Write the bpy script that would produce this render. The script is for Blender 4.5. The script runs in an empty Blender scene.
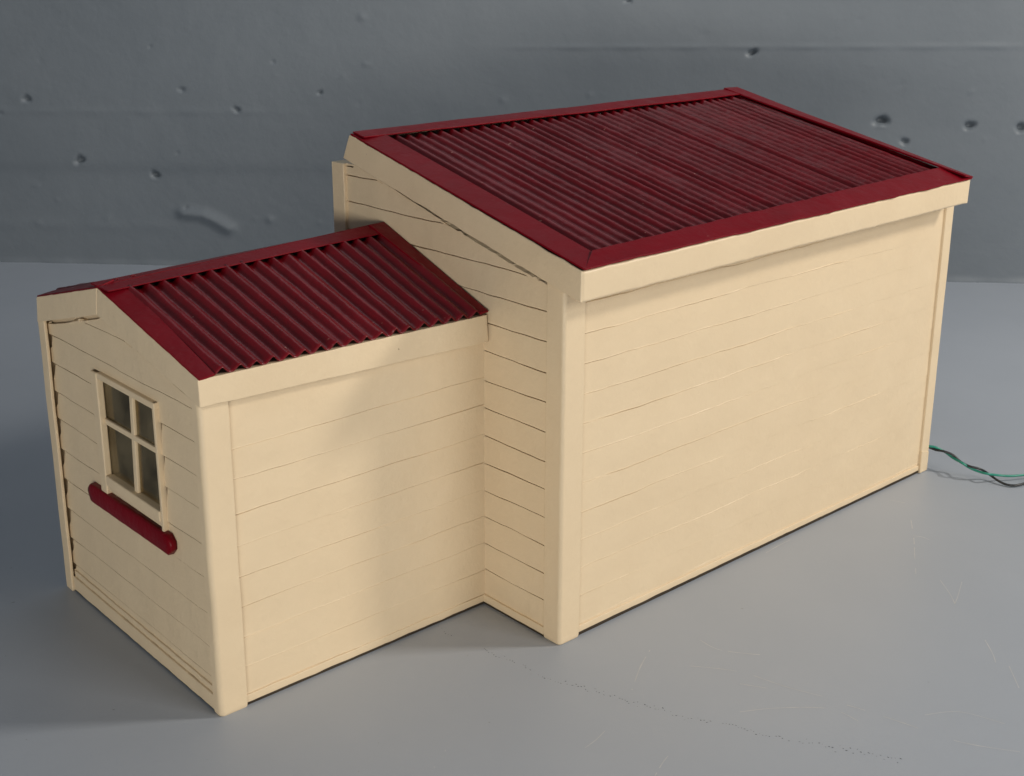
import bpy, math, random
import numpy as np
from mathutils import Vector, noise
random.seed(7)
S = 0.4                       # metres per model unit (long wall = 1 unit = 0.4 m)
scene = bpy.context.scene
C = bpy.context.collection

# ------------------------------------------------------------------ measured places (model units)
GREEN = [(1.008, 0.0028, 0.046), (1.0171, -0.009, 0.044), (1.0275, -0.0228, 0.036), (1.0247, -0.0417, 0.03), (1.0121, -0.0671, 0.031), (1.0212, -0.0794, 0.022), (1.0263, -0.0972, 0.018), (1.0262, -0.1131, 0.019), (1.0523, -0.1239, 0.012), (1.0716, -0.1378, 0.01), (1.0983, -0.1518, 0.009)]
BLACK = [(1.0126, 0.0051, 0.042), (1.017, -0.0097, 0.039), (1.0167, -0.0263, 0.041), (1.0248, -0.041, 0.036), (1.0291, -0.0563, 0.025), (1.0166, -0.0813, 0.027), (1.0262, -0.0966, 0.024), (1.0422, -0.1053, 0.013), (1.0391, -0.1255, 0.007), (1.0384, -0.1439, 0.004), (1.0465, -0.1573, 0.004), (1.0731, -0.1651, 0.004)]
CRACK = [[(-0.1048, 0.1567), (-0.1062, 0.1383), (-0.1065, 0.1193)], [(-0.0928, 0.0624), (-0.0898, 0.0307), (-0.0825, -0.004), (-0.0791, -0.0519), (-0.0616, -0.0938), (-0.0462, -0.1268), (-0.033, -0.1703), (-0.0233, -0.1975), (-0.0072, -0.2361), (0.0204, -0.2809), (0.042, -0.329), (0.0666, -0.3732), (0.0967, -0.4272), (0.1288, -0.4849)]]
SCR = [[(0.772, -0.1072), (0.7035, -0.154), (0.637, -0.1956), (0.5933, -0.2234)], [(0.7163, -0.1444), (0.7244, -0.1567), (0.724, -0.1719)], [(0.6238, -0.2862), (0.576, -0.306), (0.5488, -0.3162)], [(0.6036, -0.2597), (0.5726, -0.2945), (0.5488, -0.3162)], [(0.472, -0.0178), (0.5091, -0.0151), (0.5437, -0.0146)], [(0.1156, -0.2398), (0.1576, -0.3087), (0.1841, -0.3697), (0.2015, -0.4336), (0.2199, -0.5077), (0.2573, -0.5678)], [(0.0992, -0.1644), (0.1403, -0.2206), (0.1596, -0.291), (0.1903, -0.3656)], [(0.0608, -0.2822), (0.109, -0.3113), (0.1577, -0.3563), (0.1618, -0.3994)], [(0.4852, -0.4222), (0.4366, -0.4624), (0.3933, -0.4988)], [(0.2409, -0.4464), (0.2824, -0.4729), (0.3013, -0.5253)], [(-0.1543, -0.2035), (-0.1311, -0.2006), (-0.1052, -0.1938)], [(-0.3279, -0.1095), (-0.3091, -0.0985), (-0.2925, -0.0905)], [(-0.1301, -0.3003), (-0.105, -0.2898), (-0.0866, -0.2838)], [(0.218, 0.2286), (0.2362, 0.2228)], [(0.0889, -0.0982), (0.0414, -0.1215), (-0.0091, -0.1522)], [(0.4821, -0.4009), (0.4408, -0.438), (0.3707, -0.4793)], [(0.8207, -0.0354), (0.8294, -0.0607)], [(0.166, -0.1276), (0.166, -0.1647), (0.1987, -0.2111)]]
PITS = [(0.1582, 0.5435, 0.0245, -1), (0.0603, 0.4983, 0.021, -0.5), (0.3181, 0.3474, 0.028, -1.2), (0.5687, 0.3008, 0.028, -1.1), (0.6801, 0.5727, 0.021, -0.8), (0.856, 0.5105, 0.021, -0.9), (0.5856, 0.7061, 0.014, -0.6), (0.2975, 0.7689, 0.014, -0.4), (0.9809, 0.6591, 0.014, -0.6), (0.9883, 0.6162, 0.014, 0.5), (1.1267, 0.564, 0.014, -0.9), (0.6516, 0.3728, 0.014, -0.5), (0.1571, 0.2601, 0.021, 0.4), (0.2251, 0.2143, 0.021, 0.4), (0.1503, 0.136, 0.0245, 0.5), (0.3957, 0.1566, 0.0245, 0.3), (0.665, 0.1937, 0.014, -0.8), (0.9443, 0.1582, 0.0316, 0.8), (0.8945, 0.1607, 0.021, 0.3), (1.106, 0.1508, 0.021, 0.4), (0.4969, 0.4839, 0.014, 0.3), (1.2675, 0.7933, 0.028, 0.7), (1.2755, 0.6525, 0.021, 0.6), (1.2018, 0.6161, 0.021, 0.3), (1.13, 0.5671, 0.0105, -0.8), (1.2495, 0.5303, 0.021, -0.3), (1.6995, 0.5436, 0.0245, 0.6), (1.7575, 0.5919, 0.014, 0.3), (2.0702, 0.8341, 0.0175, -1), (2.4372, 0.6825, 0.0245, -1.2), (2.8241, 0.4845, 0.0316, -1.3), (2.895, 0.4229, 0.021, -1.1), (3.0742, 0.471, 0.028, -1.2), (3.2198, 0.4659, 0.0316, -1.2), (3.0697, 0.5695, 0.021, 0.5), (2.2955, 0.735, 0.0245, -0.4), (2.8686, 0.5924, 0.021, -0.3), (3.1205, 0.4303, 0.0175, 0.4), (1.9641, 0.5591, 0.021, 0.4), (0.2161, 0.6668, 0.0175, -0.3), (2.738, 0.7754, 0.0175, -0.4), (2.5252, 0.7909, 0.014, -0.3), (1.5989, 0.7234, 0.014, -0.3), (2.1107, 0.6629, 0.0175, -0.3)]
STREAK = [(0.657, 0.1771), (0.6872, 0.1742), (0.7208, 0.1714), (0.7502, 0.1586), (0.7763, 0.1457), (0.8021, 0.1296)]
LINES = [(1.8714, 0.7017), (3.1997, 0.6916), (0.0615, 0.508), (0.9953, 0.5047), (0.0158, 0.1306), (0.6399, 0.1303)]

# ------------------------------------------------------------------ materials
def newmat(name):
    m = bpy.data.materials.new(name); m.use_nodes = True
    nt = m.node_tree; b = nt.nodes['Principled BSDF']
    return m, nt, b
def nd(nt, t, **kw):
    n = nt.nodes.new(t)
    for k, v in kw.items():
        if k in n.inputs: n.inputs[k].default_value = v
        else: setattr(n, k, v)
    return n
def paint(name, c1, c2, rough=.42, mscale=22, bump_fine=.10, bump_broad=.25, fine=260, coat=0, spec=.5, chips=None, chip_lo=.70, dist=.0012):
    """brushed enamel paint: mottled colour, fine orange peel and broad unevenness"""
    m, nt, b = newmat(name); L = nt.links
    tc = nd(nt, 'ShaderNodeTexCoord')
    n1 = nd(nt, 'ShaderNodeTexNoise', Scale=mscale, Detail=5.0, Roughness=.6)
    L.new(tc.outputs['Object'], n1.inputs['Vector'])
    r = nd(nt, 'ShaderNodeValToRGB'); r.color_ramp.elements[0].position = .3; r.color_ramp.elements[1].position = .7
    r.color_ramp.elements[0].color = (*c1, 1); r.color_ramp.elements[1].color = (*c2, 1)
    L.new(n1.outputs['Fac'], r.inputs['Fac'])
    col = r.outputs['Color']
    if chips:
        n4 = nd(nt, 'ShaderNodeTexNoise', Scale=190.0, Detail=3.0, Roughness=.55)
        L.new(tc.outputs['Object'], n4.inputs['Vector'])
        r4 = nd(nt, 'ShaderNodeValToRGB'); r4.color_ramp.elements[0].position = chip_lo; r4.color_ramp.elements[1].position = chip_lo+.03
        L.new(n4.outputs['Fac'], r4.inputs['Fac'])
        mx = nd(nt, 'ShaderNodeMixRGB'); mx.inputs['Color2'].default_value = (*chips, 1)
        L.new(r4.outputs['Color'], mx.inputs['Fac']); L.new(col, mx.inputs['Color1']); col = mx.outputs['Color']
    L.new(col, b.inputs['Base Color'])
    rr = nd(nt, 'ShaderNodeMapRange'); rr.inputs['To Min'].default_value = rough-.07; rr.inputs['To Max'].default_value = rough+.10
    n3 = nd(nt, 'ShaderNodeTexNoise', Scale=mscale*2.3, Detail=4.0)
    L.new(tc.outputs['Object'], n3.inputs['Vector']); L.new(n3.outputs['Fac'], rr.inputs['Value']); L.new(rr.outputs['Result'], b.inputs['Roughness'])
    nf = nd(nt, 'ShaderNodeTexNoise', Scale=float(fine), Detail=4.0, Roughness=.6)
    nb = nd(nt, 'ShaderNodeTexNoise', Scale=34.0, Detail=3.0)
    L.new(tc.outputs['Object'], nf.inputs['Vector']); L.new(tc.outputs['Object'], nb.inputs['Vector'])
    b1 = nd(nt, 'ShaderNodeBump', Strength=bump_fine, Distance=dist); b2 = nd(nt, 'ShaderNodeBump', Strength=bump_broad, Distance=dist*2.5)
    L.new(nf.outputs['Fac'], b1.inputs['Height']); L.new(nb.outputs['Fac'], b2.inputs['Height'])
    L.new(b1.outputs['Normal'], b2.inputs['Normal']); L.new(b2.outputs['Normal'], b.inputs['Normal'])
    b.inputs['Specular IOR Level'].default_value = spec
    if coat: b.inputs['Coat Weight'].default_value = coat; b.inputs['Coat Roughness'].default_value = .2
    return m
CREAM = paint('cream_enamel', (.715,.565,.375), (.745,.595,.40), rough=.43, bump_fine=.22, bump_broad=.42, chips=(.42,.31,.19), chip_lo=.775)
RED = paint('dark_red_enamel', (.155,.002,.007), (.19,.003,.010), rough=.36, mscale=30, bump_fine=.2, bump_broad=.45, chips=(.36,.13,.11), chip_lo=.735, spec=.12)
REDCOR = paint('dark_red_corrugated', (.125,.0015,.005), (.175,.003,.009), rough=.33, mscale=30, bump_fine=.25, bump_broad=.5, chips=(.36,.16,.13), chip_lo=.73, spec=.42)
SHADE_PLY = paint('shade_dark_ply', (.035,.025,.018), (.06,.045,.03), rough=.75, spec=.2)  # near-black ply: shade of gaps, notches and roof holes put into the colour
INNER = paint('inside_board', (.55,.46,.31), (.62,.53,.37), rough=.7, spec=.2)

def floor_mat():
    m, nt, b = newmat('painted_grey_floor'); L = nt.links
    tc = nd(nt, 'ShaderNodeTexCoord')
    n1 = nd(nt, 'ShaderNodeTexNoise', Scale=2.2, Detail=7.0, Roughness=.62); L.new(tc.outputs['Object'], n1.inputs['Vector'])
    r = nd(nt, 'ShaderNodeValToRGB'); e = r.color_ramp.elements
    e[0].position = .32; e[0].color = (.335,.370,.425,1); e[1].position = .7; e[1].color = (.380,.415,.470,1)
    L.new(n1.outputs['Fac'], r.inputs['Fac'])
    # faint scuffs, stretched
    mp = nd(nt, 'ShaderNodeMapping'); mp.inputs['Scale'].default_value = (9, 60, 1); mp.inputs['Rotation'].default_value = (0, 0, .5)
    L.new(tc.outputs['Object'], mp.inputs['Vector'])
    n2 = nd(nt, 'ShaderNodeTexNoise', Scale=1.0, Detail=6.0, Roughness=.7, Distortion=1.2); L.new(mp.outputs['Vector'], n2.inputs['Vector'])
    r2 = nd(nt, 'ShaderNodeValToRGB'); r2.color_ramp.elements[0].position = .66; r2.color_ramp.elements[1].position = .78
    r2.color_ramp.elements[1].color = (.22,.22,.22,1)
    L.new(n2.outputs['Fac'], r2.inputs['Fac'])
    mx = nd(nt, 'ShaderNodeMixRGB'); mx.inputs['Color2'].default_value = (.50,.51,.53,1)
    L.new(r2.outputs['Color'], mx.inputs['Fac']); L.new(r.outputs['Color'], mx.inputs['Color1'])
    # tiny dark specks
    n4 = nd(nt, 'ShaderNodeTexNoise', Scale=170.0, Detail=1.0); L.new(tc.outputs['Object'], n4.inputs['Vector'])
    r4 = nd(nt, 'ShaderNodeValToRGB'); r4.color_ramp.elements[0].position = .79; r4.color_ramp.elements[1].position = .82; r4.color_ramp.elements[1].color = (.5,.5,.5,1)
    L.new(n4.outputs['Fac'], r4.inputs['Fac'])
    m2 = nd(nt, 'ShaderNodeMixRGB'); m2.inputs['Color2'].default_value = (.12,.12,.125,1)
    L.new(r4.outputs['Color'], m2.inputs['Fac']); L.new(mx.outputs['Color'], m2.inputs['Color1'])
    L.new(m2.outputs['Color'], b.inputs['Base Color'])
    rr = nd(nt, 'ShaderNodeMapRange'); rr.inputs['To Min'].default_value = .36; rr.inputs['To Max'].default_value = .52
    n3 = nd(nt, 'ShaderNodeTexNoise', Scale=14.0, Detail=6.0); L.new(tc.outputs['Object'], n3.inputs['Vector'])
    L.new(n3.outputs['Fac'], rr.inputs['Value']); L.new(rr.outputs['Result'], b.inputs['Roughness'])
    nf = nd(nt, 'ShaderNodeTexNoise', Scale=420.0, Detail=3.0); L.new(tc.outputs['Object'], nf.inputs['Vector'])
    nb = nd(nt, 'ShaderNodeTexNoise', Scale=16.0, Detail=4.0); L.new(tc.outputs['Object'], nb.inputs['Vector'])
    b1 = nd(nt, 'ShaderNodeBump', Strength=.12, Distance=.0006); b2 = nd(nt, 'ShaderNodeBump', Strength=.12, Distance=.003)
    L.new(nf.outputs['Fac'], b1.inputs['Height']); L.new(nb.outputs['Fac'], b2.inputs['Height'])
    L.new(b1.outputs['Normal'], b2.inputs['Normal']); L.new(b2.outputs['Normal'], b.inputs['Normal'])
    return m
FLOOR = floor_mat()
WALL = paint('painted_grey_concrete', (.148,.172,.198), (.172,.196,.222), rough=.5, mscale=5, bump_fine=.14, bump_broad=.22, fine=150, dist=.0015)

def plain(name, col, rough=.5, spec=.5):
    m, nt, b = newmat(name); b.inputs['Roughness'].default_value = rough; b.inputs['Specular IOR Level'].default_value = spec
    n = nd(nt, 'ShaderNodeTexNoise', Scale=120.0, Detail=3.0)
    tc = nd(nt, 'ShaderNodeTexCoord'); nt.links.new(tc.outputs['Object'], n.inputs['Vector'])
    r = nd(nt, 'ShaderNodeValToRGB'); r.color_ramp.elements[0].color = (*[c*.82 for c in col], 1); r.color_ramp.elements[1].color = (*[min(1, c*1.15) for c in col], 1)
    nt.links.new(n.outputs['Fac'], r.inputs['Fac']); nt.links.new(r.outputs['Color'], b.inputs['Base Color'])
    return m
GREEN_PVC = plain('green_insulation', (.02,.24,.17), .35)
BLACK_PVC = plain('black_insulation', (.022,.023,.024), .4)
SCRATCH = plain('worn_scratch', (.50,.51,.52), .5)
DIRT = plain('dark_crack', (.05,.05,.055), .8, .2)

def glass_mat():
    m = bpy.data.materials.new('thin_window_glazing'); m.use_nodes = True; nt = m.node_tree; nt.nodes.clear(); L = nt.links
    o = nd(nt, 'ShaderNodeOutputMaterial'); mx = nd(nt, 'ShaderNodeMixShader')
    t = nd(nt, 'ShaderNodeBsdfTransparent'); t.inputs['Color'].default_value = (.80,.77,.68,1)
    g = nd(nt, 'ShaderNodeBsdfGlossy', Roughness=.12); g.inputs['Color'].default_value = (.85,.74,.55,1)
    fr = nd(nt, 'ShaderNodeFresnel', IOR=1.55)
    n = nd(nt, 'ShaderNodeTexNoise', Scale=26.0, Detail=3.0); tc = nd(nt, 'ShaderNodeTexCoord'); L.new(tc.outputs['Object'], n.inputs['Vector'])
    bp = nd(nt, 'ShaderNodeBump', Strength=.25, Distance=.002); L.new(n.outputs['Fac'], bp.inputs['Height']); L.new(bp.outputs['Normal'], g.inputs['Normal'])
    df = nd(nt, 'ShaderNodeBsdfDiffuse'); df.inputs['Color'].default_value = (.25,.20,.12,1)
    dm = nd(nt, 'ShaderNodeMixShader'); n5 = nd(nt, 'ShaderNodeTexNoise', Scale=34.0, Detail=4.0); L.new(tc.outputs['Object'], n5.inputs['Vector'])
    r5 = nd(nt, 'ShaderNodeMapRange'); r5.inputs['From Min'].default_value = .35; r5.inputs['From Max'].default_value = .65; r5.inputs['To Min'].default_value = .06; r5.inputs['To Max'].default_value = .50
    L.new(n5.outputs['Fac'], r5.inputs['Value']); L.new(r5.outputs['Result'], dm.inputs['Fac']); L.new(t.outputs[0], dm.inputs[1]); L.new(df.outputs[0], dm.inputs[2])
    L.new(fr.outputs['Fac'], mx.inputs['Fac']); L.new(dm.outputs[0], mx.inputs[1]); L.new(g.outputs[0], mx.inputs[2]); L.new(mx.outputs[0], o.inputs['Surface'])
    return m
GLASS = glass_mat()

# ------------------------------------------------------------------ helpers
def V(*a): return Vector(a)
def link(name, verts, faces, mat, parent=None, smooth=False, bevel=0, seg=2, recalc=True):
    me = bpy.data.meshes.new(name)
    me.from_pydata([(v[0]*S, v[1]*S, v[2]*S) for v in verts], [], faces)
    me.validate(verbose=False)
    if recalc:
        import bmesh
        bm = bmesh.new(); bm.from_mesh(me); bmesh.ops.recalc_face_normals(bm, faces=bm.faces); bm.to_mesh(me); bm.free()
    me.materials.append(mat)
    o = bpy.data.objects.new(name, me); C.objects.link(o)
    if smooth:
        for p in me.polygons: p.use_smooth = True
    if bevel:
        b = o.modifiers.new('bevel', 'BEVEL'); b.width = bevel*S; b.segments = seg; b.limit_method = 'ANGLE'; b.angle_limit = math.radians(38)
        for p in me.polygons: p.use_smooth = True
        w = o.modifiers.new('wn', 'WEIGHTED_NORMAL'); w.keep_sharp = False
    if parent: o.parent = parent
    return o
def empty(name, loc=(0,0,0)):
    o = bpy.data.objects.new(name, None); C.objects.link(o); o.location = Vector(loc)*S; o.empty_display_size = .03
    return o
def tag(o, label=None, cat=None, group=None, kind=None):
    if label: o['label'] = label
    if cat: o['category'] = cat
    if group: o['group'] = group
    if kind: o['kind'] = kind
    return o
def nz(x, y=0., z=0.): return noise.noise(Vector((x, y, z)))

def slab(name, A, B, Cc, D, th, mat, parent, n=30, m=2, wob=0., wobdir=None, bevel=.0015, seg=2, warp=0., seed=0., wob_ab=True, wob_dc=True, freq=30.):
    """board with corners A-B (first edge), D-C (second edge); thickness runs along -normal; wobbly hand-cut edges"""
    A, B, Cc, D = map(Vector, (A, B, Cc, D))
    nrm = (B-A).cross(D-A).normalized()
    top = []; 
    for j in range(m+1):
        v = j/m
        for i in range(n+1):
            u = i/n
            P = (A.lerp(B, u)).lerp(D.lerp(Cc, u), v)
            e = (D.lerp(Cc, u)-A.lerp(B, u)).normalized(); Lx = (B-A).length
            if wob:
                if j == 0 and wob_ab: P = P + e*wob*(nz(u*Lx*freq, seed)+.6*nz(u*Lx*freq*3.1, seed+4))
                if j == m and wob_dc: P = P + e*wob*(nz(u*Lx*freq, seed+9)+.6*nz(u*Lx*freq*3.1, seed+7))
            if warp: P = P + nrm*warp*nz(u*Lx*7, v*2, seed+3)
            top.append(P)
    bot = [p - nrm*th for p in top]
    N = len(top); W = n+1; f = []
    for j in range(m):
        for i in range(n):
            a = j*W+i; f.append((a, a+1, a+1+W, a+W)); f.append((N+a, N+a+W, N+a+1+W, N+a+1))
    for i in range(n):
        f.append((i+1, i, N+i, N+i+1)); a = m*W+i; f.append((a, a+1, N+a+1, N+a))
    for j in range(m):
        a = j*W; f.append((a, a+W, N+a+W, N+a)); a = j*W+n; f.append((a+W, a, N+a, N+a+W))
    return link(name, top+bot, f, mat, parent, bevel=bevel, seg=seg)

def weatherboards(name, O, U, Nn, u0, u1, zb, ztop, lines, depth, groove, mat, parent, du=.008, hole=None, wobz=.0009, seed=0., notch=None, skin=.006, grdep=.0045, edge_in=.008, hnotch=False):
    """lapped boards as one relief: grid over u (along wall) and z, boards lean out at their lower edge.
       depth(u,z) lap depth, groove(u,z) gap height; notch = (side, width): sawtooth end gap beside a post"""
    O, U, Nn = Vector(O), Vector(U), Vector(Nn)
    nu = max(2, int(round((u1-u0)/du))); us = [u0+(u1-u0)*i/nu for i in range(nu+1)]
    if hole:
        for h in hole[:2]: us = [x for x in us if abs(x-h) > du*.4]+[h]
        us = sorted(us)
    top = ztop if callable(ztop) else (lambda u: ztop)
    zmax = max(top(u) for u in us)
    L = [zb]+[z for z in lines if z > zb+.004 and z < zmax-.003]
    rows = [(zb, 0, 0)]           # (z, board index, code) code 0: proud bottom, 1: mid, 2: top, 3: groove
    for i, z in enumerate(L):
        nxt = L[i+1] if i+1 < len(L) else zmax
        for s in (.02, .08, .3, .55, .8): rows.append((z+(nxt-z)*s, i, 1))
        if i+1 < len(L): rows += [(nxt-1e-4, i, 2), (nxt-7e-5, i, 3), (nxt-4e-5, i, 4), (nxt, i+1, 0)]
        else: rows.append((zmax, i, 1))
    if hole:
        for h in hole[2:]:
            i = max(k for k in range(len(L)) if L[k] <= h); rows.append((h, i, 1))
        rows.sort(key=lambda r: (r[0]))
    V0 = []; gd = grdep if callable(grdep) else (lambda u, z: grdep)
    for (z, i, code) in rows:
        zl = L[i]; zn = L[i+1] if i+1 < len(L) else zmax
        for u in us:
            w = wobz*(nz(u*9, zl*31, seed)*1.6+nz(u*34, zl*31, seed+5)*.7)
            w2 = wobz*(nz(u*9, zn*31, seed)*1.6+nz(u*34, zn*31, seed+5)*.7)
            if i == 0: w = 0
            if i+1 >= len(L): w2 = 0
            s = (z-zl)/(zn-zl) if zn > zl else 0
            zz = z + w*(1-s)+w2*s
            d = depth(u, zl); g = groove(u, zn if code >= 2 else zl)
            off = d*(1-s)
            if code == 2: zz = z-g+w2; off = 0
            elif code == 3 and callable(grdep): zz = z-g*.80+w2; off = -.0022*gd(u, zn)*min(1, g/.0012)
            elif code == 4 and callable(grdep): zz = z-g*.45+w2; off = .0013*min(1, g/.0014)
            elif code == 3: zz = z-g*.97+w2; off = -gd(u, zn)*min(1, g/.0012)
            elif code == 4: zz = z-g*.03+w2; off = -gd(u, zn)*min(1, g/.0012)
            elif code == 0: off = d if i else d
            off += .0005*nz(u*6, zz*16, seed+2)+.0002*nz(u*45, zz*60, seed+8)
            t = top(u)
            if zz > t: zz = t
            if zz < zb: zz = zb
            uu = u
            if notch and zn < notch[2] and u > u1-.04 and code in (1, 2):
                ph = (zn-zz)/(zn-zl); amp = .75+.5*nz(zn*57, seed, 1.)      # open wedge under each lap, beside the post
                uu = min(u, u1-.0085-notch[1]*amp*max(0, 1-ph*1.9)) if ph < .52 else u
            if hole and hnotch and hole[0]-.02 < u <= hole[0] and hole[2]+.01 < zz < hole[3]+.004 and code in (1, 2):
                ph = (zn-zz)/(zn-zl); uu = min(u, hole[0]-.0068*max(0, 1-ph*1.7))
            V0.append(O+U*uu+Nn*off+V(0,0,zz))
    W = len(us); f = []
    for j in range(len(rows)-1):
        for i in range(W-1):
            if hole:
                cu = (us[i]+us[i+1])/2; cz = (rows[j][0]+rows[j+1][0])/2
                if hole[0] < cu < hole[1] and hole[2] < cz < hole[3]: continue
            a = j*W+i; q = [a, a+1, a+1+W, a+W]
            zs = [V0[k].z for k in q]
            if max(zs)-min(zs) < 1e-6 and abs(top(us[i])-zs[0]) < .002: continue
            f.append(q)
    o = link(name, V0, f, mat, parent, smooth=False, recalc=False)
    so = o.modifiers.new('thickness', 'SOLIDIFY'); so.thickness = skin*.5*S; so.offset = -1
    # make sure that normals look outward
    me = o.data; me.update()
    if sum((p.normal.dot(Nn)) for p in list(me.polygons)[:40]) < 0: me.flip_normals()
    return o

def prism(name, prof, z0, z1, mat, parent, bevel=.002, seg=2, nzr=12, wob=.0006, top=None, seed=0., toe=0.):
    """vertical post: profile polygon in xy, extruded with slight wander; toe: flare at the foot"""
    n = len(prof); c = (sum(p[0] for p in prof)/n, sum(p[1] for p in prof)/n); vs = []; f = []
    ts = [0, .004, .010, .018]+[.05+.95*q/nzr for q in range(nzr+1)]; nzr = len(ts)-1
    for j, t in enumerate(ts):
        cut = (.0040, .0016, .0006, .0002)[j] if (j < 4 and toe) else 0
        for k, (x, y) in enumerate(prof):
            zt = (top(x, y) if top else z1); z = z0+(zt-z0)*t
            dx = wob*nz(z*11, k*.0, seed); dy = wob*nz(z*11, 3, seed)
            vs.append((x+dx+(c[0]-x)/abs(c[0]-x+1e-9)*cut*.5, y+dy+(c[1]-y)/abs(c[1]-y+1e-9)*cut*.5, z))
        if j: 
            for k in range(n):
                a = (j-1)*n+k; b = (j-1)*n+(k+1) % n; f.append((a, b, b+n, a+n))
    f.append(tuple(range(n))[::-1]); f.append(tuple(nzr*n+k for k in range(n)))
    return link(name, vs, f, mat, parent, bevel=bevel, seg=seg)

def corrugated(name, A, B, Cc, D, ribs, amp, mat, parent, nv=36, seed=0., th=.0012, u0=0., u1=1., sharp=.25):
    """A-B is the eave, D-C the ridge; crests run from eave to ridge"""
    A, B, Cc, D = map(Vector, (A, B, Cc, D)); nrm = (B-A).cross(D-A).normalized()
    per = 10; nu = ribs*per; vs = []; f = []
    jit = [random.uniform(-.09, .09) for _ in range(ribs+2)]; hj = [random.uniform(.86, 1.1) for _ in range(ribs+2)]
    for j in range(nv+1):
        v = j/nv
        for i in range(nu+1):
            r = i/per; k = min(int(r), ribs-1); fr = r-k
            u = (r + (jit[k]*(1-fr)+jit[k+1]*fr) + .05*nz(r*.9, v*5, seed))/ribs
            u = u0+(u1-u0)*min(max(u, 0), 1)
            P = A.lerp(B, u).lerp(D.lerp(Cc, u), v)
            c = math.cos(2*math.pi*fr); h = (1-c)/2            # 0 valley, 1 crest
            h = h**(1+sharp)
            h = h*hj[k]*(1+.13*nz(r*.5, v*4, seed+1)+.10*nz(r*2, v*26, seed+2))
            vs.append(P+nrm*(amp*h))
    W = nu+1
    for j in range(nv):
        for i in range(nu):
            a = j*W+i; f.append((a, a+1, a+1+W, a+W))
    o = link(name, vs, f, mat, parent, smooth=True, recalc=False)
    so = o.modifiers.new('thickness', 'SOLIDIFY'); so.thickness = th*S; so.offset = -1
    return o

def tube(name, pts, r, mat, parent, sub=8, sides=10):
    P = [Vector(p) for p in pts]; path = []
    for i in range(len(P)-1):
        p0 = P[max(i-1, 0)]; p1 = P[i]; p2 = P[i+1]; p3 = P[min(i+2, len(P)-1)]
        for k in range(sub):
            t = k/sub
            path.append(.5*((2*p1)+(p2-p0)*t+(2*p0-5*p1+4*p2-p3)*t*t+(3*p1-p0-3*p2+p3)*t**3))
    path.append(P[-1]); vs = []; f = []
    for i, p in enumerate(path):
        d = (path[min(i+1, len(path)-1)]-path[max(i-1, 0)]).normalized()
        s = d.cross(V(0, 0, 1)).normalized(); u = s.cross(d)
        for k in range(sides):
            a = 2*math.pi*k/sides; vs.append(p+s*math.cos(a)*r+u*math.sin(a)*r)
        if i:
            for k in range(sides):
                a = (i-1)*sides+k; b = (i-1)*sides+(k+1) % sides; f.append((a, b, b+sides, a+sides))
    f.append(tuple(range(sides))); f.append(tuple((len(path)-1)*sides+k for k in range(sides)))
    return link(name, vs, f, mat, parent, smooth=True)

# ------------------------------------------------------------------ setting
def flat_grid(name, mat): pass
fl = link('floor', [(-6,-6,0), (8,-6,0), (8,8,0), (-6,8,0)], [(0,1,2,3)], FLOOR, recalc=False); tag(fl, kind='structure')

def stroke_mesh(name, strokes, mat, parent, width, z, dashed=False, frac=1.):
    vs = []; f = []
    for si, st in enumerate(strokes):
        P = [Vector((x, y, 0)) for x, y in st]; path = []
        for i in range(len(P)-1):
            p0 = P[max(i-1, 0)]; p1 = P[i]; p2 = P[i+1]; p3 = P[min(i+2, len(P)-1)]
            n = max(3, int((p2-p1).length/.004))
            for k in range(n):
                t = k/n; path.append(.5*((2*p1)+(p2-p0)*t+(2*p0-5*p1+4*p2-p3)*t*t+(3*p1-p0-3*p2+p3)*t**3))
        path.append(P[-1])
        for i in range(len(path)-1):
            d = path[i+1]-path[i]; L = d.length
            if L < 1e-6: continue
            d = d/L; s = V(-d.y, d.x, 0)
            if dashed:
                if random.random() < .18: continue
                off = s*random.gauss(0, .0030); a = path[i]+off; ln = random.uniform(.0010, .0040); w = random.uniform(.0006, .0016)
                dd = (d+s*random.uniform(-.8, .8)).normalized(); ss = V(-dd.y, dd.x, 0)
                q = [a-dd*ln*.5, a-ss*w*.5, a+dd*ln*.5, a+ss*w*.5]
            else:
                g = nz(i*.11, si*3.7)
                if g < -.12*frac: continue
                w = width*(.5+.9*abs(nz(i*.2, si*5.1)))
                q = [path[i]-s*w*.5, path[i+1]-s*w*.5, path[i+1]+s*w*.5, path[i]+s*w*.5]
            b = len(vs); vs += [(p.x, p.y, z) for p in q]; f.append((b, b+1, b+2, b+3))
    return link(name, vs, f, mat, parent, recalc=False)
ck = stroke_mesh('crack', CRACK, DIRT, fl, .001, .00016, dashed=True); ck['kind'] = 'stuff'
sc = stroke_mesh('scratch', SCR, SCRATCH, fl, .0017, .00012); sc['kind'] = 'stuff'

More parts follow.
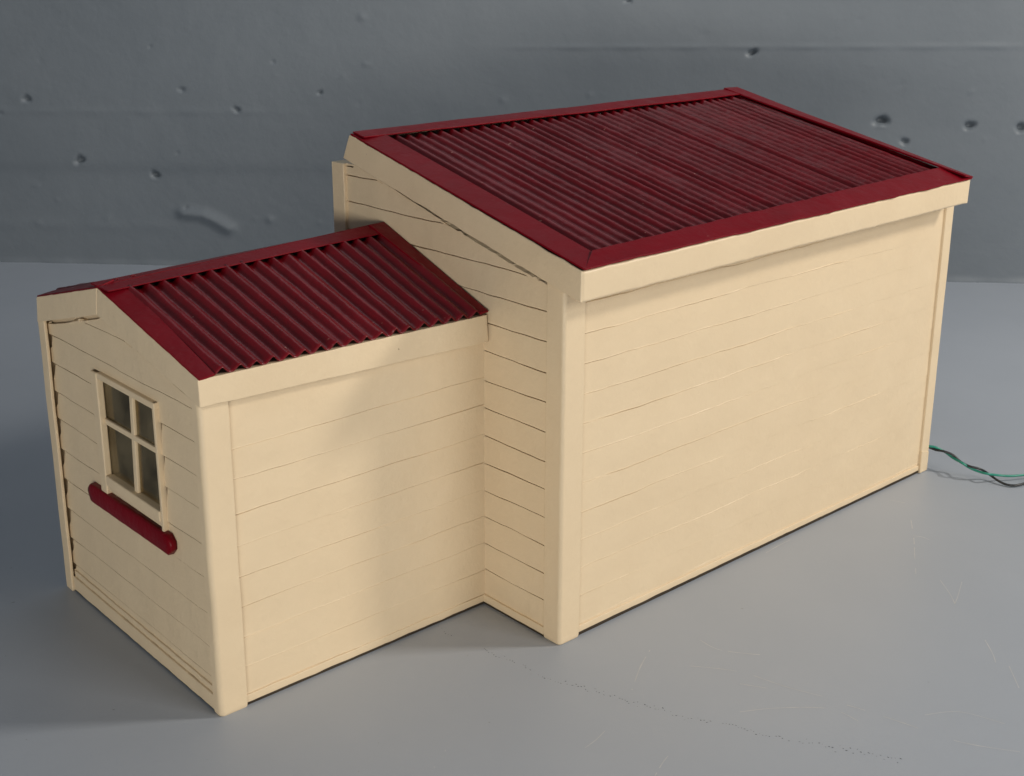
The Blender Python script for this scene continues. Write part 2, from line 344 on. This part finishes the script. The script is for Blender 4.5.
# back wall: real relief (pits, blobs, shutter-board seams)
a0 = np.array([0.3108, 2.9865]); w0 = np.array([0.6766, -0.7364]); n0 = np.array([-0.7364, -0.6766])   # n0 points to the camera
ss = np.concatenate([np.linspace(-4, -.1, 12), np.arange(-.05, 3.4, .0052), np.linspace(3.5, 7, 12)])
zs = np.concatenate([[-.01], np.arange(0, .95, .0052), np.linspace(1.0, 3.0, 8)])
SG, ZG = np.meshgrid(ss, zs); H = np.zeros_like(SG)
rng = np.random.RandomState(3)
for (s_, z_, r_, k_) in PITS:
    ang = rng.uniform(-.4, .4); asp = rng.uniform(1.0, 1.7)
    r = r_*.38
    dx = (SG-s_)*math.cos(ang)+(ZG-z_)*math.sin(ang); dz = -(SG-s_)*math.sin(ang)+(ZG-z_)*math.cos(ang)
    q = (dx/(r*asp))**2+(dz/r)**2
    if k_ < -.45: H += .95*k_*r*(1.7 if k_<-.85 else 1.0)*np.exp(-(q*(1.1+.22*np.sin(3*np.arctan2(dz,dx)+s_*40)+.2*np.sin(2*np.arctan2(dz,dx)+z_*60)))**1.5)
    else: H += .42*k_*r*np.exp(-q)
    if k_ < -.45: H += .22*r*np.exp(-((dx/r)**2+((dz+1.15*r)/(.5*r))**2))
HS = np.zeros_like(H)
for i in range(len(STREAK)-1):
    p, q2 = np.array(STREAK[i]), np.array(STREAK[i+1])
    for t in np.linspace(0, 1, 5):
        c = p+(q2-p)*t; HS = np.maximum(HS, .0125*np.exp(-(((SG-c[0])/.022)**2+((ZG-c[1])/.017)**2)))
H += HS
def seam(s0, s1, z0, z1, h, wd):
    global H
    t = np.clip((SG-s0)/(s1-s0), 0, 1); zc = z0+(z1-z0)*t
    inside = 1/(1+np.exp(-(SG-s0)/.05))/(1+np.exp((SG-s1)/.05))
    H += h*inside*np.exp(-((ZG-zc)/wd)**2)*(.7+.3*np.sin(SG*37))
seam(1.75, 7, .702, .690, .0028, .008); seam(-4, 1.0, .508, .505, .0018, .012); seam(-4, .65, .1306, .1303, .0022, .02)
seam(-4, 7, -.002, -.002, .006, .012)
H += .003*np.tanh((ZG-.32)/.02)*np.exp(-((SG-.4)/.9)**2)
for k in range(60):          # slow hand-trowelled undulation
    f1, f2, ph = rng.uniform(.5, 7), rng.uniform(2, 16), rng.uniform(0, 6.28)
    H += .0006*np.sin(SG*f1+ZG*f2*rng.choice([-1, 1])+ph)/ (1+f1*.4)
X = a0[0]+w0[0]*SG+n0[0]*H; Y = a0[1]+w0[1]*SG+n0[1]*H
vs = np.stack([X, Y, ZG], -1).reshape(-1, 3); Wn = len(ss); f = []
for j in range(len(zs)-1):
    for i in range(Wn-1):
        a = j*Wn+i; f.append((a, a+1, a+1+Wn, a+Wn))
wall = link('wall', vs.tolist(), f, WALL, smooth=True, recalc=False); tag(wall, kind='structure')

# ------------------------------------------------------------------ the model building
house = empty('model_building', (.25, .3, 0))
tag(house, 'hand-made cream weatherboard model building with dark red corrugated roofs and a lower gabled annex', 'model building')
HOFF = Vector((.25, .3, 0))*S
def part(o):            # parts are modelled in world coordinates
    return o
LX, DY = .995, .525      # main block
ZL = [.0120+.0446*i for i in range(0, 15)]
def main_top(y):         # underside of roof over the side walls
    if y >= .478: return .650
    k = min(1, max(0, (.36-y)/.12))*min(1, max(.35, (y+.02)/.06))
    return .5318+(y+.0405)*.2479 - .0052 - .0045*k + .0012*nz(y*16, 3.) + (.012*max(0, (y-.44)/.03))

# --- main block, wall to the right of the annex (x = 0) and its hidden counterpart
def dcl(u, z): return .0011
def gcl(u, z): return .0019+.0009*nz(u*14, z*9)
side = weatherboards('wall', (0,0,0), (0,1,0), (-1,0,0), .024, .506, .004, lambda u: main_top(u), [.0107]+[.0602+.04445*i for i in range(0, 14)], dcl, gcl, CREAM, house, wobz=.0013, seed=2., grdep=.009)
slab('backing_board', (.012,.515,.004), (.012,.01,.004), (.012,.01,main_top(.01)+.008), (.012,.515,main_top(.515)-.006), .006, SHADE_PLY, side, n=4, bevel=0)
slab('skirting', (-.0042,.506,.004), (-.0042,.03,.004), (-.0042,.03,.0165), (-.0042,.506,.0165), .006, CREAM, side, n=50, wob=.0008, bevel=.001, seed=5.)
def ridge(u, z):      # filled joints: mostly a raised bead of paint, open in places
    return min(1.6, max(.25, .8+1.5*nz(u*9, z*41, 6.)))
# long front wall, laps nearly filled with paint and fading to the right
def dfr(u, z): return .0008*max(.25, min(1, 1.35-1.0*u+ .5*nz(u*5, z*13)))
def gfr(u, z): return max(0.0002, .0023*(1.35-1.5*u+1.1*nz(u*6, z*23))*(1 if z > .19 else .62))
front = weatherboards('wall', (0,0,0), (1,0,0), (0,-1,0), .034, LX-.018, .010, .548, [.0215+.0451*i for i in range(0, 13)], dfr, gfr, CREAM, house, wobz=.0016, seed=12., grdep=ridge, du=.006)
slab('backing_board', (.01,.012,.006), (LX-.01,.012,.006), (LX-.01,.012,.55), (.01,.012,.55), .006, SHADE_PLY, front, n=4, bevel=0)
slab('skirting', (.03,-.0022,.0058), (LX-.01,-.0022,.0058), (LX-.01,-.0022,.0165), (.03,-.0022,.0165), .006, CREAM, front, n=90, wob=.0008, bevel=.0012, seed=6.)
# right and rear walls (hidden side, plain boards)
rt = weatherboards('wall', (LX,0,0), (0,1,0), (1,0,0), .006, DY-.006, .004, lambda u: main_top(u), ZL, dcl, gcl, CREAM, house, seed=22.)
slab('backing_board', (LX-.012,.01,.004), (LX-.012,.515,.004), (LX-.012,.515,main_top(.515)-.006), (LX-.012,.01,main_top(.01)+.008), .006, SHADE_PLY, rt, n=4, bevel=0)
bk = weatherboards('wall', (0,DY,0), (1,0,0), (0,1,0), .02, LX-.02, .004, .646, ZL, dcl, gcl, CREAM, house, seed=23.)
slab('backing_board', (LX-.01,DY-.012,.006), (.01,DY-.012,.006), (.01,DY-.012,.64), (LX-.01,DY-.012,.64), .006, SHADE_PLY, bk, n=4, bevel=0)
# corner posts
def arc_post(x0, x1, y0, y1, rad, k=5):   # L-plan post, outer corner at (x0,y0) rounded
    p = []
    for i in range(k+1):
        a = math.pi/2*i/k; p.append((x0+rad-rad*math.cos(a), y0+rad-rad*math.sin(a)))
    return [(x0, y1)]+p+[(x1, y0), (x1, y0+.008), (x0+.008, y0+.008), (x0+.008, y1)]
prism('corner_post', arc_post(-.0052, .036, -.0058, .029, .006), .0, .553, CREAM, house, bevel=.0012, seed=1., wob=.0008, nzr=24, toe=1)
prism('corner_post', [(LX-.022,-.0048), (LX+.004,-.0048), (LX+.004,.02), (LX-.006,.02), (LX-.006,.004), (LX-.022,.004)], .0, .545, CREAM, house, bevel=.0018, seed=2., nzr=24)
prism('corner_post', [(-.0060,.502), (-.0060,.535), (.02,.535), (.02,DY), (.008,DY), (.008,.502)][::-1], .0, .655, CREAM, house, bevel=.0014, seed=3., nzr=24)
prism('corner_post', [(LX-.03,DY), (LX-.03,DY+.006), (LX+.006,DY+.006), (LX+.006,DY-.03), (LX,DY-.03), (LX,DY)], .0, .66, CREAM, house, bevel=.0014, seed=4.)
# little turned-up foot on the right hand post
slab('foot_patch', (LX-.0225,-.0062,.0005), (LX+.0035,-.0062,.0005), (LX+.0035,-.0062,.040), (LX-.0225,-.0062,.047), .004, CREAM, house, n=6, wob=.001, bevel=.0016)

# --- main roof
MFL, MFR, MBR, MBL = V(-.006,-.0396,.5754), V(.981,-.0396,.5780), V(.972,.4797,.6972), V(-.006,.4797,.7022)
mroof = corrugated('roof', (.030,-.025,.5745), (.979,-.025,.5770), (.971,.452,.6874), (.030,.455,.6932), 41, .0072, REDCOR, house, nv=60, seed=4., sharp=.3)
mroof['label'] = 'large mono-pitch dark red corrugated roof'
slab('roof_board', (-.002,-.030,.5730), (.975,-.030,.5750), (.967,.478,.6925), (-.002,.478,.6975), .010, SHADE_PLY, mroof, n=10, bevel=0)
UP = V(0,-.2503,.968)
def on_main(u, v, h=0.):   # u 0..1 along eave, v 0..1 up the slope
    return MFL.lerp(MFR, u).lerp(MBL.lerp(MBR, u), v)+UP*h
lift = .0078
# flashings (flat strips on top of the crests)
slab('flashing', on_main(.0,.0,.0040), on_main(.052,.0,.0040), on_main(.049,.955,lift+.001), on_main(0,1.,.004), .003, RED, mroof, n=4, m=60, wob=0, warp=.0008, bevel=.0008, seed=1.)
ff = slab('flashing', on_main(.0,-.004,.0036), on_main(1.,-.004,.0036), on_main(.985,.096,lift+.0012), on_main(.050,.064,lift-.0005), .0028, RED, mroof, n=160, m=3, wob=.0028, warp=.0007, bevel=.0008, seed=2., freq=16.)
slab('flashing', on_main(.004,.942,lift+.0012), on_main(.99,.93,lift+.0008), on_main(.99,1.0,lift), on_main(0.004,1.0,lift-.001), .0026, RED, mroof, n=160, m=3, wob=.0008, warp=.001, bevel=.0008, seed=3.)
slab('flashing', on_main(.974,-.002,.012), on_main(1.004,-.002,.006), on_main(1.003,1.006,.0085), on_main(.958,1.006,.0100), .0035, RED, mroof, n=4, m=60, wob=.0, warp=.0014, bevel=.001, seed=4.)
# barge and fascia boards
def th(v, d): return v
slab('barge_board', (-.0100,.4961,.6648), (-.0100,-.0405,.5318), (-.0085,-.0396,.5750), (-.0085,.4797,.7035), .0042, CREAM, mroof, n=70, wob=.0012, bevel=.0016, seed=7., warp=.0006)
slab('fascia_board', (-.0085,-.0412,.5312), (.9810,-.0400,.5350), (.9816,-.0400,.5785), (-.0080,-.0412,.5750), .0095, CREAM, mroof, n=160, wob=.0009, bevel=.0045, seg=3, seed=8., warp=.0006)
slab('barge_board', (.979,-.0396,.5350), (.972,.478,.664), (.972,.478,.6978), (.981,-.0396,.5780), .009, CREAM, mroof, n=30, bevel=.0014, seed=9.)
slab('fascia_board', (.972,.4797,.662), (-.004,.487,.6648), (-.005,.4797,.7025), (.972,.4797,.6975), .009, CREAM, mroof, n=30, bevel=.0014, seed=10.)
slab('soffit_board', (.004,-.030,.5318), (.004,.004,.5400), (.975,.004,.5430), (.975,-.030,.5355), .003, CREAM, mroof, n=4, bevel=0)
slab('rear_ledge', (.975,.470,.652), (0.,.470,.652), (0.,.526,.652), (.975,.526,.652), .003, CREAM, mroof, n=4, bevel=0)

# ------------------------------------------------------------------ annex
XA, Y1, Y2 = -.4722, .165, .646
# roof corner points
EL, ER, RR_, RL_ = V(-.4781,.153,.4800), V(-.0045,.153,.4725), V(-.002,.4013,.5635), V(-.4781,.4239,.5440)
EBL, EBR = V(-.4781,.6446,.4891), V(-.003,.650,.476)
def gable_top(u):        # u = y
    if u < .424: return .4819-.012+(u-.153)*(.5474-.4819)/(.4239-.153)
    return .5474-.012+(u-.4239)*(.4891-.5474)/(.6446-.4239)
# front wall of annex
def dan(u, z): return .0009
def gan(u, z): return max(0.0004, .0022+.0018*nz(u*8, z*23))
AL = [.0180,.060,.106,.151,.195,.240,.2855,.333,.376]
aw = weatherboards('wall', (0,Y1,0), (1,0,0), (0,-1,0), XA+.034, .001, .009, .475, AL, dan, gan, CREAM, house, wobz=.0013, seed=31., grdep=ridge, du=.006)
slab('backing_board', (XA+.01,Y1+.010,.006), (-.002,Y1+.010,.006), (-.002,Y1+.010,.45), (XA+.01,Y1+.010,.45), .006, INNER, aw, n=4, bevel=0)
slab('skirting', (XA+.032,Y1-.0026,.0048), (-.001,Y1-.0026,.0048), (-.001,Y1-.0026,.0165), (XA+.032,Y1-.0026,.0165), .005, CREAM, aw, n=60, wob=.0009, bevel=.001, seed=8.)
# gable wall with the window
GLN = [.0010,.0475,.0935,.1433,.1952,.2440,.2950,.3405,.3875,.4323,.4800]
WY0, WY1, WZ0, WZ1 = .2925, .4640, .2440, .4075
def dgb(u, z): return .0006
def ggb(u, z): return .0011+.0007*nz(u*10, z*23)+(.0003 if u > .5 else 0)
def gable_face_top(u):     # boards cut short; the gap stands in for the barge boards' shadow
    if u < .4327: return .4453+(u-.1527)*.2157-.0088-.0009*(1+nz(u*20, 5.))
    k = min(1, (u-.4327)/.02)*min(1, max(0, (.655-u)/.05))
    return .5057-(u-.4327)*.2622-.0036-.0034*k*(1+.4*nz(u*20, 8.))
gw = weatherboards('wall', (XA+.0030,0,0), (0,1,0), (-1,0,0), Y1+.010, Y2-.0080, .026, gable_face_top, GLN, dgb, ggb, CREAM, house, wobz=.0012, seed=41., hole=(.2850, WY1, WZ0-.012, WZ1), notch=(1, .0105, .46), grdep=.005, hnotch=True, du=.006)
def board_with_hole(name, x, y0, y1, z0, hy0, hy1, hz0, hz1, th, mat, parent):
    ys = [y0, hy0, (hy0+hy1)/2, hy1, y1]; vs = []; f = []
    if not any(abs(q-.424) < 1e-3 for q in ys): ys = sorted(ys+[.424])
    rows = [lambda y: z0, lambda y: hz0, lambda y: hz1, lambda y: gable_top(y)-.004]
    for k in (0, 1):
        for r in rows:
            for y in ys: vs.append((x+k*th, y, r(y)))
    W = len(ys); N = 4*W
    for j in range(3):
        for i in range(W-1):
            cy = (ys[i]+ys[i+1])/2
            if j == 1 and hy0 < cy < hy1: continue
            a = j*W+i; f += [(a, a+1, a+1+W, a+W), (N+a, N+a+W, N+a+1+W, N+a+1)]
    return link(name, vs, f, mat, parent)
board_with_hole('backing_board', XA+.014, Y1+.006, Y2-.012, .006, WY0, WY1, WZ0, WZ1, .006, SHADE_PLY, gw)
slab('skirting', (XA-.0034,Y2-.018,.0035), (XA-.0034,Y1+.006,.0035), (XA-.0034,Y1+.006,.0255), (XA-.0034,Y2-.018,.0265), .006, CREAM, gw, n=60, wob=.0010, bevel=.0012, seed=18.)
# second thin strip above with a gap at places (dark slots by the posts)
slab('skirting', (XA-.0004,Y2-.020,.0265), (XA-.0004,Y1+.010,.0255), (XA-.0004,Y1+.010,.0350), (XA-.0004,Y2-.020,.0365), .005, CREAM, gw, n=60, wob=.0011, bevel=.001, seed=28.)
slab('barge_shade_board', (XA+.0100,Y2-.006,.425), (XA+.0100,.4327,.480), (XA+.0100,.4327,.515), (XA+.0100,Y2-.006,.455), .003, CREAM, gw, n=6, bevel=0)  # added cream backing so the gap below the barge looks like soft shade
slab('barge_shade_board', (XA+.0100,.4320,.480), (XA+.0100,Y1+.01,.425), (XA+.0100,Y1+.01,.455), (XA+.0100,.4320,.515), .003, CREAM, gw, n=6, bevel=0)  # same added backing under the right-hand barge
# rear wall of annex and the closing wall towards the main block
rw = weatherboards('wall', (0,Y2,0), (1,0,0), (0,1,0), XA+.01, .001, .004, .468, AL, dan, gan, CREAM, house, seed=51.)
slab('backing_board', (-.002,Y2-.010,.006), (XA+.01,Y2-.010,.006), (XA+.01,Y2-.010,.45), (-.002,Y2-.010,.45), .006, INNER, rw, n=4, bevel=0)
slab('end_board', (.0005,DY+.008,.004), (.0005,Y2,.004), (.0005,Y2,.47), (.0005,DY+.008,.515), .006, CREAM, house, n=4, bevel=0)
slab('inner_floor', (XA+.02,Y1+.014,.010), (-.006,Y1+.014,.010), (-.006,Y2-.014,.010), (XA+.02,Y2-.014,.010), .005, INNER, house, n=4, bevel=0)
# dark strips put in for the shaded gap between walls and floor
slab('contact_shade_strip', (.03,-.0012,.0004), (LX-.012,-.0012,.0004), (LX-.012,-.0012,.0075), (.03,-.0012,.0075), .006, SHADE_PLY, front, n=60, bevel=0, wob=.0003)
slab('contact_shade_strip', (XA+.030,Y1-.0014,.0004), (-.001,Y1-.0014,.0004), (-.001,Y1-.0014,.007), (XA+.030,Y1-.0014,.007), .005, SHADE_PLY, aw, n=40, bevel=0, wob=.0003)
slab('contact_shade_strip', (-.0030,.506,.0004), (-.0030,.03,.0004), (-.0030,.03,.006), (-.0030,.506,.006), .005, SHADE_PLY, side, n=40, bevel=0, wob=.0003)
slab('contact_shade_strip', (XA-.0010,Y2-.018,.0004), (XA-.0010,Y1+.006,.0004), (XA-.0010,Y1+.006,.0055), (XA-.0010,Y2-.018,.0055), .005, SHADE_PLY, gw, n=40, bevel=0, wob=.0003)
# posts
prism('corner_post', arc_post(XA-.0050, XA+.037, Y1-.0058, Y1+.012, .0075, 6), .0, .460, CREAM, house, bevel=.0012, seed=5., wob=.0008, nzr=24, toe=1)
prism('corner_post', [(XA-.0062,Y2-.017), (XA-.0062,Y2+.006), (XA+.018,Y2+.006), (XA+.018,Y2), (XA-.001,Y2), (XA-.001,Y2-.017)][::-1], .0, .455, CREAM, house, bevel=.0012, seed=6., nzr=24)

# --- annex roof
def on_fr(u, v, h=0.):
    P = EL.lerp(ER, u).lerp(RL_.lerp(RR_, u), v); n = (ER-EL).cross(RL_-EL).normalized(); return P+n*h
def on_bk(u, v, h=0.):
    P = EBL.lerp(EBR, u).lerp(RL_.lerp(RR_, u), v); n = (RL_-EBL).cross(ER-EL).normalized(); n = n if n.z > 0 else -n; return P+n*h
aroof = corrugated('roof', on_fr(.048,.006,.0022), on_fr(.985,.006,.0022), on_fr(.985,.918,.001), on_fr(.048,.915,.001), 18, .0088, REDCOR, house, nv=44, seed=9., sharp=.25)
aroof['label'] = 'small gabled dark red corrugated roof over the annex'
slab('roof_board', on_fr(.004,.02,-.001), on_fr(.998,.02,-.001), on_fr(.998,.99,-.001), on_fr(.004,.99,-.001), .008, SHADE_PLY, aroof, n=6, bevel=0)
slab('roof_board', on_bk(.998,.02,-.001), on_bk(.004,.02,-.001), on_bk(.004,.99,-.001), on_bk(.998,.99,-.001), .008, SHADE_PLY, aroof, n=6, bevel=0)
corrugated('rear_slope', on_bk(.985,.0), on_bk(.048,.0), on_bk(.048,.96), on_bk(.985,.96), 18, .0085, REDCOR, aroof, nv=20, seed=10.)
AFL = .0092
slab('flashing', on_fr(0,-.002,.002), on_fr(.048,-.002,.006), on_fr(.072,.90,AFL-.001), on_fr(0,1.,.0035), .003, RED, aroof, n=4, m=30, warp=.0008, bevel=.0009, seed=1.)
slab('flashing', on_bk(.055,-.0,.006), on_bk(0,-.0,.002), on_bk(0,1.,.0035), on_bk(.055,1.,AFL), .003, RED, aroof, n=4, m=30, warp=.0010, bevel=.0009, seed=2.)
slab('ridge_cap', on_fr(.003,.895,AFL+.0012), on_fr(.975,.900,AFL+.0012), RR_+V(-.010,-.001,.0100), RL_+V(.001,0,.0040), .0018, RED, aroof, n=80, m=3, wob=.0008, warp=.0008, bevel=.0009, seed=3.)
slab('ridge_cap', RL_+V(.001,.001,.0045), RR_+V(-.004,.001,.0105), on_bk(.99,.90,AFL+.001), on_bk(.003,.90,AFL+.001), .0026, RED, aroof, n=80, m=3, wob=.0008, bevel=.0009, seed=4.)
slab('flashing', on_fr(.968,-.006,.0085), on_fr(1.0,-.006,.0095), on_fr(1.0,1.01,.0105), on_fr(.935,1.0,.0125), .003, RED, aroof, n=4, m=30, warp=.0013, bevel=.0010, seed=5.)
slab('flashing', on_bk(1.0,-.0,.0095), on_bk(.955,-.0,.0085), on_bk(.955,1.,.010), on_bk(1.0,1.,.0105), .003, RED, aroof, n=4, m=30, bevel=.0010, seed=6.)
# barge boards on the gable end, eave fascias
slab('barge_board', (-.4786,.4327,.5057), (-.4786,.1527,.4453), (-.4786,.1522,.4815), (-.4786,.4239,.5455), .009, CREAM, aroof, n=50, wob=.0008, bevel=.0010, seed=11., wob_dc=True)
slab('barge_board', (-.4792,.6516,.4483), (-.4792,.4325,.5057), (-.4792,.4242,.5457), (-.4792,.6446,.4891), .009, CREAM, aroof, n=40, wob=.0010, bevel=.0010, seed=12.)
slab('fascia_board', (-.4782,.1522,.4453), (-.0025,.1522,.4326), (-.0055,.1522,.4744), (-.4790,.1522,.4815), .010, CREAM, aroof, n=80, wob=.0009, bevel=.0010, seed=13., freq=20.)
slab('fascia_board', (-.003,.651,.435), (-.478,.6525,.4483), (-.478,.6455,.4885), (-.003,.651,.4745), .009, CREAM, aroof, n=30, bevel=.0010, seed=14.)

# ------------------------------------------------------------------ window
WX = XA+.0035
xw = WX-.004
def box(name, x0, x1, y0, y1, z0, z1, mat, parent, bevel=.001, seg=2):
    vs = [(x, y, z) for x in (x0, x1) for y in (y0, y1) for z in (z0, z1)]
    f = [(0,1,3,2), (4,6,7,5), (0,4,5,1), (2,3,7,6), (0,2,6,4), (1,5,7,3)]
    return link(name, vs, f, mat, parent, bevel=bevel, seg=seg)
win = link('window', *(lambda x0,x1,a,b,c,d,ia,ib,ic,id_: (
    [(x, y, z) for x in (x0, x1) for (y, z) in ((a,c),(b,c),(b,d),(a,d),(ia,ic),(ib,ic),(ib,id_),(ia,id_))],
    [(0,1,5,4),(1,2,6,5),(2,3,7,6),(3,0,4,7),(8,12,13,9),(9,13,14,10),(10,14,15,11),(11,15,12,8),(0,8,9,1),(1,9,10,2),(2,10,11,3),(3,11,8,0),(4,5,13,12),(5,6,14,13),(6,7,15,14),(7,4,12,15)]))
    (WX-.0068, WX+.014, .2790, .4680, .2330, .4130, 0.2830, .4560, .2440, .4065), CREAM, house, bevel=.0008)
win.location = V(0, .008, .001)*S
win['label'] = 'small four-pane window with cream frame and red sill'
box('stile', WX-.0090, WX+.002, .4500, .4700, .2255, .4130, CREAM, win, bevel=.0022, seg=3)
box('head', WX-.0080, WX+.002, .2765, .4500, .4045, .4140, CREAM, win, bevel=.0016)
box('bottom_rail', WX-.0095, WX+.006, .2840, .4495, .2400, .2560, CREAM, win, bevel=.0022, seg=3)
box('stile', WX-.0078, WX+.002, .2770, .2832, .2270, .4140, CREAM, win, bevel=.0012)
slab('glazing_bar', (WX-.0020,.3720,.2490), (WX-.0020,.3610,.2490), (WX-.0020,.3520,.4060), (WX-.0020,.3620,.4060), .006, CREAM, win, n=2, m=10, bevel=.0012)
slab('glazing_bar', (WX-.0025,.4500,.3345), (WX-.0025,.2850,.3365), (WX-.0025,.2850,.3450), (WX-.0025,.4500,.3430), .005, CREAM, win, n=12, m=2, bevel=.0014)
box('pane', WX+.0022, WX+.0034, .2850, .4555, .2435, .4070, GLASS, win, bevel=0)
# dark red sill with rounded ends
sv = []; sf = []; K = 26
prof = [(-.002,.2275), (-.0100,.2268), (-.0122,.2250), (-.0128,.2130), (-.0122,.2005), (-.0105,.1978), (-.002,.1970)]
for i in range(K+1):
    t = i/K; y = .2535+(.5150-.2535)*t
    e = min(1, math.sqrt(max(0, 1-max(0, abs(t-.5)*2-.93)**2/.07**2))) if abs(t-.5)*2 > .93 else 1
    for (x, z) in prof:
        zc = .213; sv.append((WX+x*(.86+.14*e), y, zc+(z-zc)*(.35+.65*e)+.0006*nz(y*50, 2)-.003*(t-.5)))
n7 = len(prof)
for i in range(K):
    for k in range(n7):
        a = i*n7+k; b = i*n7+(k+1) % n7; sf.append((a, b, b+n7, a+n7))
sf.append(tuple(range(n7))); sf.append(tuple(K*n7+k for k in range(n7)))
link('sill', sv, sf, RED, win, smooth=True)
# things glimpsed inside the annex: a dark doorway into the main block and a shelf board
slab('inner_door', (-.008,.26,.012), (-.008,.40,.012), (-.008,.40,.30), (-.008,.26,.30), .003, SHADE_PLY, house, n=2, bevel=0)
# ------------------------------------------------------------------ twisted wires
wr = empty('twisted_wire', (1.02, 0, 0))
tag(wr, 'twisted pair of thin green and black wires trailing over the floor from the right corner', 'wire')
start = [(.985, .045, .050), (.997, .022, .049)]
gt = [(1.145,-.175,.0045), (1.23,-.20,.003), (1.36,-.30,.003)]; bt = [(1.115,-.166,.003), (1.20,-.21,.003), (1.35,-.32,.003)]
tube('wire', start+GREEN+gt, .0023, GREEN_PVC, wr)['label'] = 'green wire of the twisted pair'
tube('wire', start+[tuple(p) for p in BLACK]+bt, .0023, BLACK_PVC, wr)['label'] = 'black wire of the twisted pair'

# parent offsets: meshes are in world coordinates, so cancel the empties' places
for e in (house, wr):
    for ch in e.children: ch.location = ch.location-e.location

# ------------------------------------------------------------------ camera
yaw, pitch, roll, fpx = -.6864, .2941, -.0138, 1267.7247
fw = V(-math.sin(yaw)*math.cos(pitch), math.cos(yaw)*math.cos(pitch), -math.sin(pitch))
r_ = V(math.cos(yaw), math.sin(yaw), 0); u_ = r_.cross(fw)
r2 = r_*math.cos(roll)+u_*math.sin(roll); u2 = -r_*math.sin(roll)+u_*math.cos(roll)
from mathutils import Matrix
cam = bpy.data.cameras.new('camera'); co = bpy.data.objects.new('camera', cam); C.objects.link(co)
M = Matrix((r2, u2, -fw)).transposed().to_4x4(); M.translation = V(-1.1803, -1.1775, .9808)*S
co.matrix_world = M
cam.sensor_width = 36; cam.lens = fpx*36/1024
cam.shift_x = 70.1/1024; cam.shift_y = -52.3/1024
cam.clip_start = .01; cam.clip_end = 50
cam.dof.use_dof = True; cam.dof.focus_distance = 2.05*S; cam.dof.aperture_fstop = 45
scene.camera = co

# ------------------------------------------------------------------ light
def area(name, pos, target, size, size_y, power, col):
    l = bpy.data.lights.new(name, 'AREA'); l.shape = 'RECTANGLE'; l.size = size*S; l.size_y = size_y*S; l.energy = power*S*S; l.color = col
    o = bpy.data.objects.new(name, l); C.objects.link(o); o.location = Vector(pos)*S
    d = (Vector(target)-Vector(pos)); o.rotation_euler = d.to_track_quat('-Z', 'Y').to_euler()
    return o
KEY = 80; FILL = 74; TOP = 18; LEFT = 96
el = math.radians(35); R = 4.2
kd = V(.755*math.cos(el), -.655*math.cos(el), math.sin(el))
area('key_softbox', V(.1,.2,.2)+kd*R, (.1,.2,.2), .5, .5, KEY, (1., .93, .83))
area('fill_softbox', V(1.15,-4.1,2.3), (.1,.3,.2), 2.0, 1.6, FILL, (1., .95, .88))
area('crest_sheen_light', V(1.8,2.2,4.2), (.3,.3,0), 2.6, 2.6, TOP, (.9,.95,1.))  # added overhead lamp, no known source; gives the roof crests their sheen
area('wall_fill_light', V(.45,1.55,2.5), (.45+.74,1.55+.68,2.5-.42), 2.2, .5, 17, (1.,.97,.92))  # added lamp that lifts the building's shadows off the back wall
area('left_softbox', V(-3.7,-2.9,.56), (0,.3,.28), 2.2, .7, LEFT, (1., .96, .88))
w = bpy.data.worlds.new('World'); scene.world = w; w.use_nodes = True
bg = w.node_tree.nodes['Background']; bg.inputs['Color'].default_value = (.80,.90,1.0,1); bg.inputs['Strength'].default_value = .135

scene.view_settings.view_transform = 'Standard'; scene.view_settings.look = 'None'; scene.view_settings.exposure = 0; scene.view_settings.gamma = 1
scene.render.engine = 'CYCLES'
